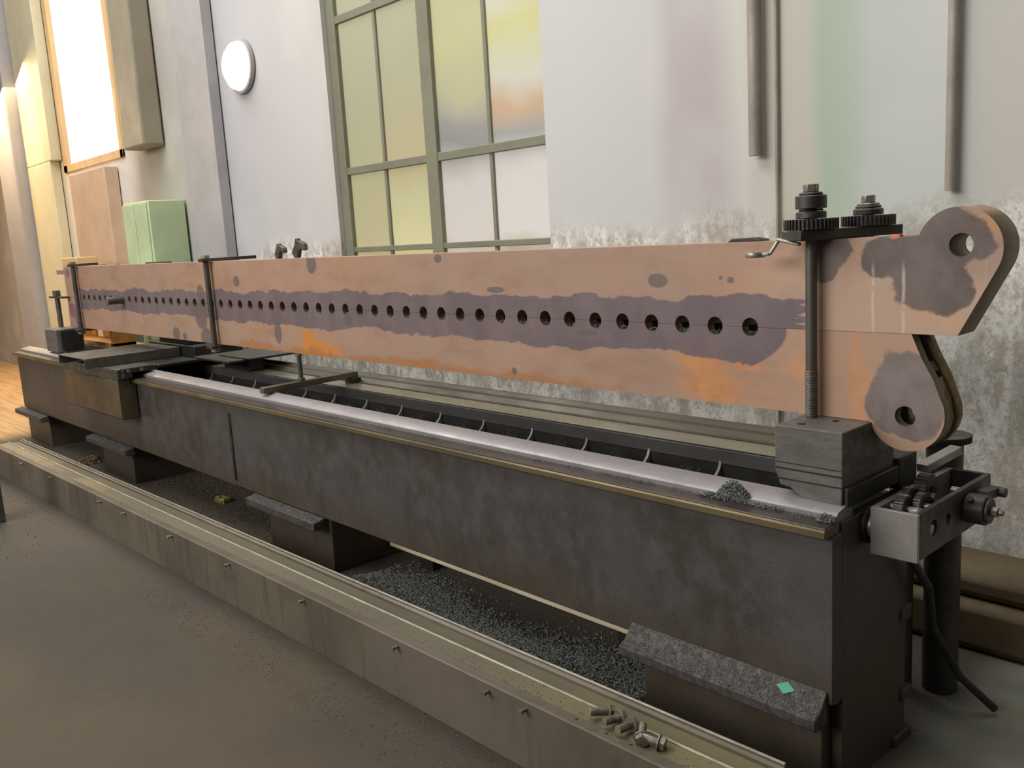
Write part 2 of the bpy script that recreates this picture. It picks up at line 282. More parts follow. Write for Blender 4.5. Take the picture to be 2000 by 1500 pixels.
# ------------------------------------------------------------------ mesh builder
class MB:
    def __init__(s): s.b = bmesh.new()
    def _x(s, vs, mat):
        if mat is not None: bmesh.ops.transform(s.b, matrix=mat, verts=vs)
        return s
    def box(s, x0, x1, y0, y1, z0, z1, mat=None):
        r = bmesh.ops.create_cube(s.b, size=1.0); vs = r['verts']
        bmesh.ops.scale(s.b, vec=(abs(x1-x0), abs(y1-y0), abs(z1-z0)), verts=vs)
        bmesh.ops.translate(s.b, vec=((x0+x1)/2, (y0+y1)/2, (z0+z1)/2), verts=vs); return s._x(vs, mat)
    def cyl(s, p0, p1, r0, r1=None, n=24, caps=True):
        p0, p1 = Vector(p0), Vector(p1); d = p1-p0
        r = bmesh.ops.create_cone(s.b, cap_ends=caps, segments=n, radius1=r0, radius2=r0 if r1 is None else r1, depth=d.length)
        m = Matrix.Translation((p0+p1)/2) @ d.to_track_quat('Z', 'Y').to_matrix().to_4x4()
        return s._x(r['verts'], m)
    def bar(s, p0, p1, w, h, rollup=(0, 0, 1)):
        p0, p1 = Vector(p0), Vector(p1); d = p1-p0; f = d.normalized(); u = Vector(rollup); r_ = f.cross(u).normalized(); u = r_.cross(f)
        m = Matrix((r_, f, u)).transposed().to_4x4(); m.translation = (p0+p1)/2
        return s.box(-w/2, w/2, -d.length/2, d.length/2, -h/2, h/2, m)
    def prism(s, pts, axis, a0, a1, mat=None):
        """pts 2D; axis 'x' -> (y,z); 'y' -> (x,z); 'z' -> (x,y)"""
        def P(p, a): return {'x': (a, p[0], p[1]), 'y': (p[0], a, p[1]), 'z': (p[0], p[1], a)}[axis]
        A = [s.b.verts.new(P(p, a0)) for p in pts]; B = [s.b.verts.new(P(p, a1)) for p in pts]; n = len(pts)
        for i in range(n): s.b.faces.new((A[i], A[(i+1) % n], B[(i+1) % n], B[i]))
        s.b.faces.new(A[::-1]); s.b.faces.new(B)
        return s._x(A+B, mat)
    def lathe(s, prof, center, axis=(0, 0, 1), n=32, closed=True):
        """prof: list of (r, h); closed ring profile makes a hollow body when r never reaches 0"""
        q = Vector(axis).to_track_quat('Z', 'Y').to_matrix(); cvec = Vector(center); rings = []
        for r, h in prof:
            rings.append([s.b.verts.new(cvec + q @ Vector((r*math.cos(2*math.pi*i/n), r*math.sin(2*math.pi*i/n), h))) for i in range(n)])
        m = len(rings); rng = range(m) if closed else range(m-1)
        for j in rng:
            A, B = rings[j], rings[(j+1) % m]
            for i in range(n): s.b.faces.new((A[i], A[(i+1) % n], B[(i+1) % n], B[i]))
        return s
    def tube(s, pts, r, n=10):
        pts = [Vector(p) for p in pts]; rings = []
        for i, p in enumerate(pts):
            d = (pts[min(i+1, len(pts)-1)]-pts[max(i-1, 0)]).normalized(); q = d.to_track_quat('Z', 'Y').to_matrix()
            rings.append([s.b.verts.new(p + q @ Vector((r*math.cos(2*math.pi*k/n), r*math.sin(2*math.pi*k/n), 0))) for k in range(n)])
        for A, B in zip(rings, rings[1:]):
            for k in range(n): s.b.faces.new((A[k], A[(k+1) % n], B[(k+1) % n], B[k]))
        s.b.faces.new(rings[0][::-1]); s.b.faces.new(rings[-1]); return s
    def gear(s, center, axis, r, w, teeth, depth=.006, bore=.014):
        q = Vector(axis).to_track_quat('Z', 'Y').to_matrix(); cc = Vector(center); out = []
        for i in range(teeth):
            for fr, rr in ((0, r-depth), (.22, r-depth), (.34, r), (.66, r), (.78, r-depth)):
                a = 2*math.pi*(i+fr)/teeth; out.append((a, rr))
        def ring(h, L): return [s.b.verts.new(cc + q @ Vector((rr*math.cos(a), rr*math.sin(a), h))) for a, rr in L]
        inn = [(a, bore) for a, _ in out]; n = len(out)
        O0, O1, I0, I1 = ring(-w/2, out), ring(w/2, out), ring(-w/2, inn), ring(w/2, inn)
        for A, B in ((O0, O1), (O1, I1), (I1, I0), (I0, O0)):
            for i in range(n): s.b.faces.new((A[i], A[(i+1) % n], B[(i+1) % n], B[i]))
        return s
    def grit(s, fn, count, size):
        for _ in range(count):
            p = Vector(fn()); r = size*(.5+random.random())
            q = Matrix.Translation(p) @ Matrix.Rotation(random.uniform(0, 6.28), 4, Vector((random.random(), random.random(), random.random()+.01)).normalized())
            vs = [s.b.verts.new(q @ Vector(v)) for v in ((r, 0, 0), (-r*.6, r*.5, 0), (-r*.6, -r*.5, r*.15), (0, 0, r*.6))]
            for t_ in ((0, 1, 2), (0, 3, 1), (1, 3, 2), (2, 3, 0)): s.b.faces.new([vs[i] for i in t_])
        return s
ORG = {}
def wloc(o): return ORG[o.name]
def link(name, me, mat, parent, bevel, org=None, smooth=True):
    o = bpy.data.objects.new(name, me); COL.objects.link(o)
    xs = [v.co for v in me.vertices]
    if org is None: org = Vector(((min(v.x for v in xs)+max(v.x for v in xs))/2, (min(v.y for v in xs)+max(v.y for v in xs))/2, min(v.z for v in xs)))
    me.transform(Matrix.Translation(-org)); ORG[o.name] = org.copy()
    if parent: o.parent = parent; o.location = org-wloc(parent)
    else: o.location = org
    me.materials.append(M_[mat])
    if smooth:
        for p in me.polygons: p.use_smooth = True
        me.set_sharp_from_angle(angle=R(32))
    if bevel:
        b = o.modifiers.new('bevel', 'BEVEL'); b.width = bevel; b.segments = 2; b.limit_method = 'ANGLE'; b.angle_limit = R(35)
    return o
def build(mb, name, mat, parent=None, bevel=.002, label=None, cat=None, group=None, kind=None):
    bmesh.ops.recalc_face_normals(mb.b, faces=mb.b.faces)
    me = bpy.data.meshes.new(name); mb.b.to_mesh(me); mb.b.free()
    o = link(name, me, mat, parent, bevel); tag(o, label, cat, group, kind); return o
def tag(o, label=None, cat=None, group=None, kind=None):
    if label: o['label'] = label
    if cat: o['category'] = cat
    if group: o['group'] = group
    if kind: o['kind'] = kind
    return o
def thing(name, loc, label, cat, group=None):
    o = bpy.data.objects.new(name, None); COL.objects.link(o); o.location = loc; o.empty_display_size = .1
    ORG[o.name] = Vector(loc); return tag(o, label, cat, group)
def plate2d(name, outer, holes, y0, y1, mat, parent=None, bevel=.001, **kw):
    """flat cut plate in the XZ plane with through holes"""
    cu = bpy.data.curves.new(name, 'CURVE'); cu.dimensions = '2D'; cu.fill_mode = 'BOTH'; cu.extrude = abs(y1-y0)/2; cu.resolution_u = 1
    for pts in [outer]+holes:
        sp = cu.splines.new('POLY'); sp.points.add(len(pts)-1)
        for i, p in enumerate(pts): sp.points[i].co = (p[0], p[1], 0, 1)
        sp.use_cyclic_u = True
    tmp = bpy.data.objects.new('tmp', cu); COL.objects.link(tmp)
    me = bpy.data.meshes.new_from_object(tmp); bpy.data.objects.remove(tmp)
    b = bmesh.new(); b.from_mesh(me); bmesh.ops.remove_doubles(b, verts=b.verts, dist=1e-5)
    for v in b.verts: v.co = Vector((v.co.x, (y0+y1)/2 - v.co.z, v.co.y))
    bmesh.ops.recalc_face_normals(b, faces=b.faces); b.to_mesh(me); b.free(); me.name = name
    o = link(name, me, mat, parent, bevel, smooth=False)
    tag(o, **kw); return o
def circ(cx, cz, r, n=28, ph=0): return [(cx+r*math.cos(2*math.pi*i/n+ph), cz+r*math.sin(2*math.pi*i/n+ph)) for i in range(n)]
def dup(o, delta, parent=None, label=None):
    cpy = o.copy(); COL.objects.link(cpy)
    if parent is None: cpy.location = o.location + Vector(delta)
    else: cpy.parent = parent; cpy.location = o.location
    ORG[cpy.name] = ORG[o.name] + Vector(delta)
    if label: cpy['label'] = label
    for ch in list(o.children): dup(ch, delta, cpy)
    return cpy
def hexbody(mb, p0, p1, r): return mb.cyl(p0, p1, r, n=6)

# ================================================================== SETTING
build(MB().box(2.2, 2.4, -4, 3.399, 0, 7), 'right_light_blocker', 'castdark', bevel=0, kind='structure')  # unseen dark wall added to keep ambient light off right-facing sides
build(MB().box(-22, 3.5, -4, 3.4, -.1, 0), 'floor', 'floor', bevel=0, kind='structure')
WY = 3.4
wx0, wx1, wz0, wz1 = -5.46, -3.40, 1.16, 3.7      # workshop window
bx0, bx1, bz0, bz1 = -11.15, -9.28, 2.45, 4.6      # bright high opening
mb = MB()
mb.box(-22, bx0, WY, WY+.25, 0, 5.5).box(bx0, bx1, WY, WY+.25, 0, bz0).box(bx0, bx1, WY, WY+.25, bz1, 5.5)
mb.box(bx1, wx0, WY, WY+.25, 0, 5.5).box(wx0, wx1, WY, WY+.25, 0, wz0).box(wx0, wx1, WY, WY+.25, wz1, 5.5).box(wx1, 3.5, WY, WY+.25, 0, 5.5)
build(mb, 'wall_back', 'wall', bevel=0, kind='structure')
# window_1: steel sash window
w1 = MB()
for z0, z1 in ((wz0, wz0+.05), (1.42, 1.455), (1.94, 1.99), (2.92, 2.97), (wz1-.05, wz1)): w1.box(wx0, wx1, WY+.04, WY+.10, z0, z1)
for x0, x1 in ((wx0, wx0+.10), (-4.47, -4.36), (wx1-.03, wx1)): w1.box(x0, x1, WY+.035, WY+.105, wz0, wz1)
win = build(w1, 'window_1', 'winframe', bevel=.004, kind='structure')
mu = MB()
for x in (-4.93, -3.89): mu.box(x-.014, x+.014, WY+.05, WY+.09, wz0, wz1)
build(mu, 'glazing_bar', 'winframe', win, .002)
panes = [(-5.36, -4.94, [(0, (206, 174, 130)), (.10, (206, 192, 142)), (.2, (200, 188, 140)), (.34, (190, 182, 136)), (.5, (184, 182, 142)), (.8, (196, 192, 156))]),
         (-4.92, -4.47, [(0, (240, 170, 110)), (.08, (236, 210, 140)), (.18, (226, 216, 158)), (.30, (206, 200, 148)), (.36, (198, 184, 136)), (.6, (190, 186, 146)), (.8, (200, 194, 160))]),
         (-4.36, -3.9, [(0, (226, 150, 110)), (.11, (222, 190, 164)), (.2, (228, 218, 206)), (.3, (222, 214, 204)), (.385, (150, 150, 140)), (.43, (160, 156, 150)), (.5, (200, 194, 150)), (.62, (214, 206, 150)), (.8, (208, 204, 162))]),
         (-3.88, -3.43, [(0, (200, 150, 110)), (.12, (196, 160, 130)), (.18, (232, 226, 216)), (.3, (230, 222, 212)), (.40, (170, 168, 162)), (.455, (216, 180, 140)), (.52, (224, 220, 200)), (.6, (226, 220, 150)), (.7, (234, 232, 226)), (1, (226, 226, 224))])]
for i, (a, b, st) in enumerate(panes):
    M_['p%d' % i] = pane_mat('daylit_pane', st, .66)
    build(MB().box(a, b, WY+.065, WY+.073, wz0+.04, wz1-.04), 'window_pane', 'p%d' % i, win, 0)
# window_2: high opening with plain daylight behind obscured glass
w2 = MB()
w2.box(bx0, bx0+.12, WY-.02, WY+.1, bz0, bz1).box(bx1-.08, bx1, WY-.02, WY+.1, bz0, bz1).box(bx0, bx1, WY-.02, WY+.1, bz0, bz0+.08)
win2 = build(w2, 'window_2', 'orange', bevel=.004, kind='structure')
M_['pw'] = pane_mat('bright_obscured_glass', [(0, (250, 248, 246)), (1, (252, 250, 248))], 1.0)
build(MB().box(bx0+.1, bx1-.06, WY+.03, WY+.04, bz0+.06, bz1), 'window_pane', 'pw', win2, 0)

# ================================================================== LATHE BED
XR, XL = -1.046, -8.40
YF, YB = 1.967, 2.382
bed = thing('machine_bed', ((XR+XL)/2, 2.2, 0), 'long dark cast iron lathe bed on block feet under the drilled steel plates', 'machine bed')
# front wall with slightly bevelled bottom flange
build(MB().prism([(YF, .27), (YF+.03, .262), (YF+.05, .27), (YF+.05, .715), (YF, .715)], 'x', XL, XR), 'side_wall', 'bed', bed, .002)
build(MB().box(XR-.03, XR-.0005, YF+.051, YB, .0, .74), 'end_wall', 'bed', bed, .002)
build(MB().box(XL+.0005, XL+.03, YF+.051, 2.75, .27, .70), 'end_wall', 'bed', bed, .002)
build(MB().prism([(YF-.03, .716), (YF+.036, .716), (YF+.036, .742), (YF-.024, .741), (YF-.031, .735)], 'x', XL-.02, XR-.004), 'slideway_lip', 'lip', bed, .002)
build(MB().prism([(YF-.0285, .7415), (YF+.036, .7425), (YF+.036, .7445), (YF-.027, .7435)], 'x', XL-.015, XR-.006), 'slideway_step', 'rim', bed, 0)
build(MB().prism([(2.004, .70), (2.085, .70), (2.085, .776), (2.078, .779), (2.014, .766), (2.004, .758)], 'x', XL-.015, XR-.008), 'slideway', 'way', bed, .0015)
# rear slideway beam
XRR = -1.40
build(MB().prism([(2.445, .695), (2.56, .695), (2.56, .7475), (2.445, .745)], 'x', XL, XRR), 'rear_slideway', 'rear_face', bed, .003)
build(MB().prism([(2.449, .748), (2.555, .7495), (2.555, .7515), (2.449, .7497)], 'x', XL, XRR), 'rear_slideway_top', 'rear_top', bed, 0)
build(MB().prism([(2.561, .69), (2.74, .69), (2.74, .755), (2.71, .76), (2.67, .785), (2.655, .785), (2.635, .772), (2.60, .772), (2.575, .755), (2.561, .755)], 'x', XL, XRR), 'raised_rail', 'rear_dark', bed, .002)
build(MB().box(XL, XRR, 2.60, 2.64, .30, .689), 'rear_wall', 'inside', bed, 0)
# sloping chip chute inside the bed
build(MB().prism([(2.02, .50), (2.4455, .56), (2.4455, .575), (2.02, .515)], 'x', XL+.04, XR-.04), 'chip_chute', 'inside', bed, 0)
# curved cross ribs
rib0 = None
for k in range(22):
    x = -1.700-.302*k
    if rib0 is None:
        pts = [(2.087, .52), (2.087, .60), (2.20, .585), (2.30, .63)]
        for i in range(9):
            a = i/8*math.pi/2; pts.append((2.35+.094*math.sin(a), .706-.06*math.cos(a)))
        pts += [(2.4445, .6945), (2.4445, .52)]
        rib0 = build(MB().prism(pts, 'x', x-.0055, x+.0055), 'cross_rib', 'rib', bed, .001)
    else:
        o = rib0.copy(); COL.objects.link(o); o.parent = bed; o.location = rib0.location + Vector((-.302*k, 0, 0))
build(MB().box(XL, XR-.05, 2.446, 2.47, .40, .6945), 'inner_wall', 'inside', bed, 0)  # black sheet standing in for the shaded void under the rear beam
# weld bead / joint cover strip on the side wall
build(MB().box(-4.395, -4.372, YF-.006, YF-.0005, .30, .66), 'joint_strip', 'castdark', bed, .002)
# feet
feet = [(-1.66, XR+.002, -1.70, XR-.012), (-4.09, -3.49, -4.17, -3.50), (-6.55, -5.97, -6.62, -5.86), (-8.42, -7.80, -8.47, -7.72)]
for i, (a, b, la, lb) in enumerate(feet):
    f = MB().box(a, b if i else XR-.031, YF+.02 if i else YF+.004, 2.38, 0, .262 if i else .2615)
    if i: f.prism([(2.20, .0), (2.38, .0), (2.60, .262), (2.20, .262)], 'x', a+.05, b-.05)
    ft = build(f, 'foot', 'bed', bed, .004)
    if i == 0:
        ld = MB().prism([(1.900, .222), (1.912, .214), (1.966, .225), (1.966, .305), (1.930, .262), (1.900, .250)], 'x', la, lb)
    else:
        ld = MB().prism([(1.905, .222), (1.966, .218), (1.966, .268), (1.905, .258)], 'x', la, lb)
    ledge = build(ld, 'foot_ledge', 'ledge', ft, .003)
    def onledge():
        y = random.uniform(1.902, 1.964)
        zz = (.2505+(y-1.90)*.4 if y < 1.93 else .2625+(y-1.93)*1.19) if i == 0 else .258+(y-1.905)*.165
        return (random.uniform(la+.005, lb-.005), y, zz)
    g = MB().grit(onledge, 2600 if i == 0 else 700, .0030)
    build(g, 'swarf_dusting', 'swarf', ft, 0, kind='stuff')
# bolted pad low on the right end
for y0, z0, z1, e in ((2.345, .36, .40, .006), (2.35, .12, .155, .008), (2.30, .001, .03, .01)): build(MB().box(XR-.02, XR+e, y0, 2.41, z0, z1), 'end_lug', 'bed', bed, .005)
# lead screw nose
build(MB().lathe([(.0, 0), (.034, 0), (.034, .03), (.028, .05), (.014, .063), (0, .066)], (XR+.001, 2.155, .700), (1, 0, 0), closed=False), 'screw_nose', 'bright', bed, 0)
build(MB().cyl((XR, 2.155, .70), (XR+.012, 2.155, .70), .05), 'screw_collar', 'castdark', bed, .002)

# swarf heaps (uncountable)
def heap(cx, cy, cz, rx, ry, h):
    def f():
        a = random.uniform(0, 6.283); r = math.sqrt(random.random()); return (cx+rx*r*math.cos(a), cy+ry*r*math.sin(a), cz+h*(1-r*r)*random.random())
    return f
m = MB(); m.grit(heap(-1.352, 2.005, .760, .050, .020, .042), 1100, .0045)
m.grit(heap(-1.41, 1.992, .748, .05, .012, .012), 220, .004); m.grit(heap(-1.255, 1.995, .748, .08, .008, .006), 160, .0035)
for k in range(30):
    x = -1.1-random.random()**1.6*2.4; m.grit(heap(x, 1.992, .747, .04, .006, .006), 24, .003)
m.grit(heap(-1.075, 1.990, .748, .025, .018, .02), 240, .004)
build(m, 'swarf_heap', 'swarf', None, 0, 'curly grey steel swarf heaped along the front slideway near the cast block', 'swarf', kind='stuff')
m = MB()
for k in range(22):
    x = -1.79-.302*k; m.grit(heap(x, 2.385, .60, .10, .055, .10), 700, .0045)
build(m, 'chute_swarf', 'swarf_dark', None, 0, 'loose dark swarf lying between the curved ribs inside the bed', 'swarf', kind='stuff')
m = MB()
m.grit(lambda: (lambda u, v: (-3.35+1.62*u, 1.96+.05*math.sin(9*u)+v, .004+.03*max(0, 1-abs(v)/.16)*random.random()))(random.random(), random.gauss(.10, .08)), 17000, .005)
build(m, 'floor_swarf', 'swarf_lit', None, 0, 'glittering swarf spread on the floor under the bed between its feet', 'swarf', kind='stuff')
m = MB()
m.grit(lambda: (random.uniform(-5.9, -3.9), random.uniform(1.78, 2.5), .003), 3000, .006)
m.grit(lambda: (random.uniform(-8.5, -5.0), random.uniform(-.2, 1.4), .003), 1500, .005)
m.grit(lambda: (random.uniform(-4.0, -1.6), random.uniform(1.25, 1.52), .002), 1500, .003)
build(m, 'floor_grit', 'leaf', None, 0, 'brown grit and dust scattered over the shop floor', 'grit', kind='stuff')

# ================================================================== STEEL PLATES
SEAM = 1.1925; HR = .0262; PY0, PY1 = 2.20, 2.30
hx = [-1.42-.1181*k for k in range(50)]
def notch(sign):
    pts = []
    for x in hx:                      # from right to left
        for i in range(13):
            a = math.pi*i/12; pts.append((x+HR*math.cos(a), SEAM+sign*(.0004+HR*math.sin(a))))
    return pts
def arc(cx, cz, r, a0, a1, n): return [(cx+r*math.cos(R(a0+(a1-a0)*i/n)), cz+r*math.sin(R(a0+(a1-a0)*i/n))) for i in range(n+1)]
lug = [(-.956, 1.431)] + arc(-.857, 1.398, .0985, 158, -28, 34) + [(-.854, SEAM+.0004)]
upo = [(-7.61, SEAM+.0004), (-7.61, 1.431)] + lug + notch(1)
plate2d('steel_plate', upo, [circ(-.851, 1.407, .0275)], PY0, PY1, 'plate_up', None, .0008,
        label='upper long rust-brown steel plate with round eye lug, stacked on its lower twin', cat='steel plate')
low = [(-.963, SEAM-.0004), (-.938, 1.134), (-.909, 1.083)] + arc(-.976, .991, .0965, 18, -162, 34) + [(-1.080, .961)]
loo = low + [(-7.63, .961), (-7.61, SEAM-.0004)] + [(x, z) for x, z in notch(-1)][::-1]
lp = thing('steel_plate', (-4.2, 2.25, .961), 'lower long rust-brown steel plate with forked lug, resting on the cast end block', 'steel plate')
ySL = 2.232
plate2d('front_leaf', loo, [circ(-.976, .984, .0262)], PY0, ySL, 'plate_low', lp, .0008)
rear = [(-.956, SEAM-.0004), (-.930, 1.134), (-.903, 1.083)] + arc(-.976, .991, .1005, 18, -162, 34) + [(-1.085, .961), (-7.61, .961), (-7.61, SEAM-.0004)] + notch(-1)[::-1]
plate2d('rear_leaf', rear, [circ(-.976, .984, .0262)], 2.275, PY1, 'backplate', lp, .0008)
plate2d('spacer_core', [(-1.12, 1.19-.03), (-7.60, 1.16), (-7.60, .962), (-1.10, .962)], [], ySL+.0005, 2.2745, 'backplate', lp, 0)
plate2d('lug_spacer', [(-.914, 1.082), (-.892, 1.03), (-.884, .982), (-.891, .950), (-.905, .926), (-.922, .913), (-.95, .904), (-.985, .901), (-1.02, .91), (-1.02, .94), (-.976, .945), (-.935, .965), (-.930, 1.01), (-.95, 1.06)], [], ySL+.0005, 2.2745, 'backplate', lp, 0)
plate2d('lug_spacer', [(-.936, 1.120), (-.922, 1.096), (-.960, 1.080), (-.975, 1.11)], [], ySL+.0005, 2.2745, 'backplate', lp, 0)
# steel pin in the hole row
px = hx[42]
pin = thing('steel_pin', (px, 2.10, SEAM-.025), 'short round steel pin sticking out of the hole row near the left clamp', 'pin')
build(MB().cyl((px, 2.095, SEAM), (px, 2.27, SEAM), .0252, n=32), 'pin_shank', 'steel', pin, .001)
build(MB().cyl((px, 2.088, SEAM), (px, 2.0945, SEAM), .028, n=32), 'pin_face', 'nut', pin, .002)

# ================================================================== RIGHT CLAMP
BX0, BX1 = -1.250, -1.062
blk = thing('cast_block', (-1.157, 2.2, .745), 'thick grey cast block with saw grooves standing on the right end of the bed', 'block')
prof = [(BX0, .9602), (BX0, .846), (BX0, .8445), (BX0, .838), (-1.243, .82), (-1.236, .80), (-1.205, .796), (-1.18, .778), (-1.168, .768), (-1.10, .7595), (-1.064, .757), (BX1, .80), (BX1, .9602)]
m = MB(); m.prism(prof, 'y', 2.045, 2.33)
bo = build(m, 'block_body', 'cast', blk, .003)
for z, w in ((.862, .0011), (.846, .0022), (.818, .0018)):
    build(MB().box(BX0+.003, BX1-.001, 2.0435, 2.0447, z-w, z+w), 'saw_groove', 'castdark', blk, 0)
build(MB().cyl((-1.196, 2.085, .9604), (-1.196, 2.085, .9614), .011), 'screw_hole', 'inside', blk, 0)
build(MB().cyl((-1.140, 2.16, .9604), (-1.140, 2.16, .9614), .009), 'screw_hole', 'inside', blk, 0)
build(MB().box(BX0+.06, XR-.001, 2.331, 2.44, .748, .835).box(-1.061, XR-.001, 2.05, 2.331, .7685, .818), 'block_base', 'castdark', blk, .004)

def clamp_rod(x, y, z0, z1, r, parent, thread=None, name='clamp_rod', mat='steel'):
    o = build(MB().cyl((x, y, z0), (x, y, z1), r, n=28), name, mat, parent, .001)
    if thread:
        prof_ = []; z = thread[0]; p = .0042
        m = MB(); L = []
        while z < thread[1]: L += [(r+.0002, z), (r+.0016, z+p*.5)]; z += p
        L.append((r+.0002, z)); L = [(r-.001, thread[0])] + L + [(r-.001, z)]
        m.lathe(L, (x, y, 0), n=28); build(m, 'screw_thread', 'steel', o, 0)
    return o
rc = thing('plate_clamp', (-1.2, 2.2, .9635), 'tall bolted clamp with flat bar and two threaded rods by the right lugs', 'clamp')
RX, RY, RX2, RY2 = -1.2145, 2.17, -1.150, 2.352
clamp_rod(RX, RY, .9608, 1.545, .0150, rc, (.966, 1.085))
clamp_rod(RX2, RY2, .9608, 1.52, .0150, rc, (.966, 1.08))
d = Vector((RX2-RX, RY2-RY, 0)).normalized()
p0 = Vector((RX, RY, 1.4446))-d*.065; p1 = Vector((RX2, RY2, 1.4446))+d*.085
build(MB().bar(p0, p1, .075, .026), 'clamp_bar', 'bar', rc, .002)
def stack(x, y, zb, collars, nut_r, which):
    g = build(MB().gear((x, y, zb+.014), (0, 0, 1), .069, .027, 40, .0055, .0172), 'spacer_gear', 'gear', None, .0006,
              which[0], 'gear', 'gear wheels used as spacers on the clamp')
    z = zb+.0285
    for i, (r, h, mt) in enumerate(collars):
        lab, cat = which[1][i]
        build(MB().lathe([(.0172, 0), (r-.002, 0), (r, .002), (r, h-.003), (r-.003, h), (.0172, h)], (x, y, z), n=40), 'collar' if cat == 'collar' else 'washer', mt, None, 0, lab, cat)
        z += h+.0005
    hx_ = MB().cyl((x, y, z), (x, y, z+.020), nut_r, n=6)
    build(hx_, 'clamp_nut', 'nut', rc, .002)
stack(RX, RY, 1.4585, [(.0385, .018, 'gear'), (.031, .006, 'castdark'), (.0395, .034, 'gear'), (.030, .007, 'gear')], .020,
      ('toothed gear wheel on front rod of the right clamp', [('lower dark collar on the front clamp rod, just above the gear', 'collar'), ('narrow dark ring between the two collars of the front clamp rod', 'washer'), ('tall dark upper collar on the front clamp rod', 'collar'), ('small washer under the front clamp nut', 'washer')]))
stack(RX2, RY2, 1.4585, [(.0385, .017, 'gear'), (.033, .008, 'gear'), (.029, .005, 'nut')], .018,
      ('toothed gear wheel on rear rod of the right clamp', [('lower dark collar on the rear clamp rod, just above the gear', 'collar'), ('stepped thin dark ring on the rear clamp rod', 'washer'), ('bright thin washer under the rear clamp nut', 'washer')]))
# offset spanner hanging out under the bar
sp = thing('offset_spanner', (-1.30, 2.10, 1.392), 'cranked steel spanner lying on the plate edge below the clamp gear', 'spanner')
build(MB().lathe([(.0125, -.007), (.0245, -.007), (.026, -.004), (.026, .004), (.0245, .007), (.0125, .007)], (-1.337, 2.10, 1.400), n=36), 'ring_end', 'bright', sp, 0)
build(MB().bar((-1.316, 2.103, 1.400), (-1.296, 2.108, 1.402), .022, .010).bar((-1.299, 2.108, 1.400), (-1.278, 2.122, 1.438), .022, .009).bar((-1.281, 2.119, 1.4385), (-1.22, 2.125, 1.4225), .022, .008), 'spanner_shank', 'bright', sp, .003)
tg = MB().box(-1.022, -.997, 2.205, 2.225, 1.4290, 1.437)
build(tg, 'marker_cap', 'red', None, .002, 'small red plastic piece on the plate top beside the rear gear', 'plastic cap')
build(MB().prism([(-1.52, 1.4295), (-1.40, 1.4295), (-1.41, 1.4375), (-1.44, 1.442), (-1.50, 1.441)], 'y', 2.235, 2.285), 'dark_wedge', 'dustyblack', None, .003, 'flat black wedge on the plate top left of the spanner', 'wedge')

# ================================================================== LEFT CLAMPS
def left_clamp(x, label, yb):
    cl = thing('plate_clamp', (x, 2.17, .945), label, 'clamp', 'slim rod clamps on the left half of the plates')
    build(MB().cyl((x, 2.172, .942), (x, 2.172, 1.462), .0155, n=20), 'clamp_rod', 'bar', cl, .001)
    build(MB().box(x-.027, x+.027, 2.14, yb, 1.4325, 1.4505), 'clamp_bar', 'bar', cl, .002)
    build(hexbody(MB(), (x, 2.172, 1.451), (x, 2.172, 1.468), .026), 'clamp_nut', 'nut', cl, .001)
    build(MB().box(x-.035, x+.035, 2.135, 2.36, .942, .9595), 'bottom_bar', 'bar', cl, .002)
    build(hexbody(MB(), (x, 2.172, .920), (x, 2.172, .9415), .027), 'clamp_nut', 'nut', cl, .001)
left_clamp(-4.92, 'slim black rod clamp around the plates right of the steel pin', 2.47)
left_clamp(-7.28, 'slim black rod clamp around the plates at their left end', 2.35)
# left end block, its screw and cap
lb = thing('end_block', (-7.55, 2.15, .745), 'dark block with threaded stud standing on the left end of the bed', 'block')
build(MB().prism([(2.03, .782), (2.03, .953), (2.04, .960), (2.23, .960), (2.23, .782)], 'x', -7.72, -7.44), 'block_body', 'cast', lb, .004)
build(MB().box(-7.43, -7.42, 2.06, 2.21, .80, .950), 'side_plate', 'castdark', lb, .002)
build(MB().cyl((-7.70, 2.15, .962), (-7.70, 2.15, 1.235), .019), 'threaded_stud', 'steel', lb, .001)
build(MB().box(-7.85, -7.52, 2.13, 2.19, 1.19, 1.204), 'top_strap', 'bar', lb, .002)
build(hexbody(MB(), (-7.70, 2.15, 1.2045), (-7.70, 2.15, 1.25), .03), 'strap_nut', 'steel', lb, .002)
oc = thing('box_casting', (-7.8, 2.5, .786), 'hollow casting coloured as if lit orange beside the dark left end block', 'casting')
m = MB(); m.box(-8.36, -8.31, 2.44, 2.58, .787, .95).box(-7.36, -7.31, 2.40, 2.58, .787, .95)
m.box(-8.36, -7.31, 2.40, 2.58, .7865, .815).box(-8.309, -8.20, 2.56, 2.58, .8155, .95).box(-8.02, -7.361, 2.56, 2.58, .8155, .95).box(-8.199, -8.021, 2.56, 2.58, .88, .95).box(-8.36, -7.31, 2.50, 2.58, .9505, .958)
build(m, 'casting_body', 'orange_lit_cast', oc, .004)
# ================================================================== SADDLE AND THINGS ON IT
sd = thing('lathe_saddle', (-6.2, 1.9, .49), 'brown stained saddle block hooked over the front of the bed', 'saddle')
build(MB().prism([(1.852, .735), (1.852, .500), (1.862, .490), (1.962, .490), (1.962, .7105), (1.93, .7105), (1.93, .735)], 'x', -6.72, -5.66), 'apron', 'saddle', sd, .004)
build(MB().box(-6.72, -5.655, 1.855, 2.10, .7805, .805).box(-6.72, -5.655, 1.855, 1.93, .7355, .7800), 'saddle_bridge', 'saddle2', sd, .003)
build(MB().box(-5.654, -5.60, 1.875, 2.06, .7825, .815).box(-5.654, -5.60, 1.875, 1.93, .75, .782), 'gib_block', 'castdark', sd, .004)
for y in (1.905, 1.985): build(MB().cyl((-5.60, y, .797), (-5.595, y, .797), .011), 'gib_screw', 'nut', sd, .001)
build(MB().box(-6.7, -5.63, 2.101, 2.78, .7865, .8055), 'cross_slide', 'castdark', sd, .003)
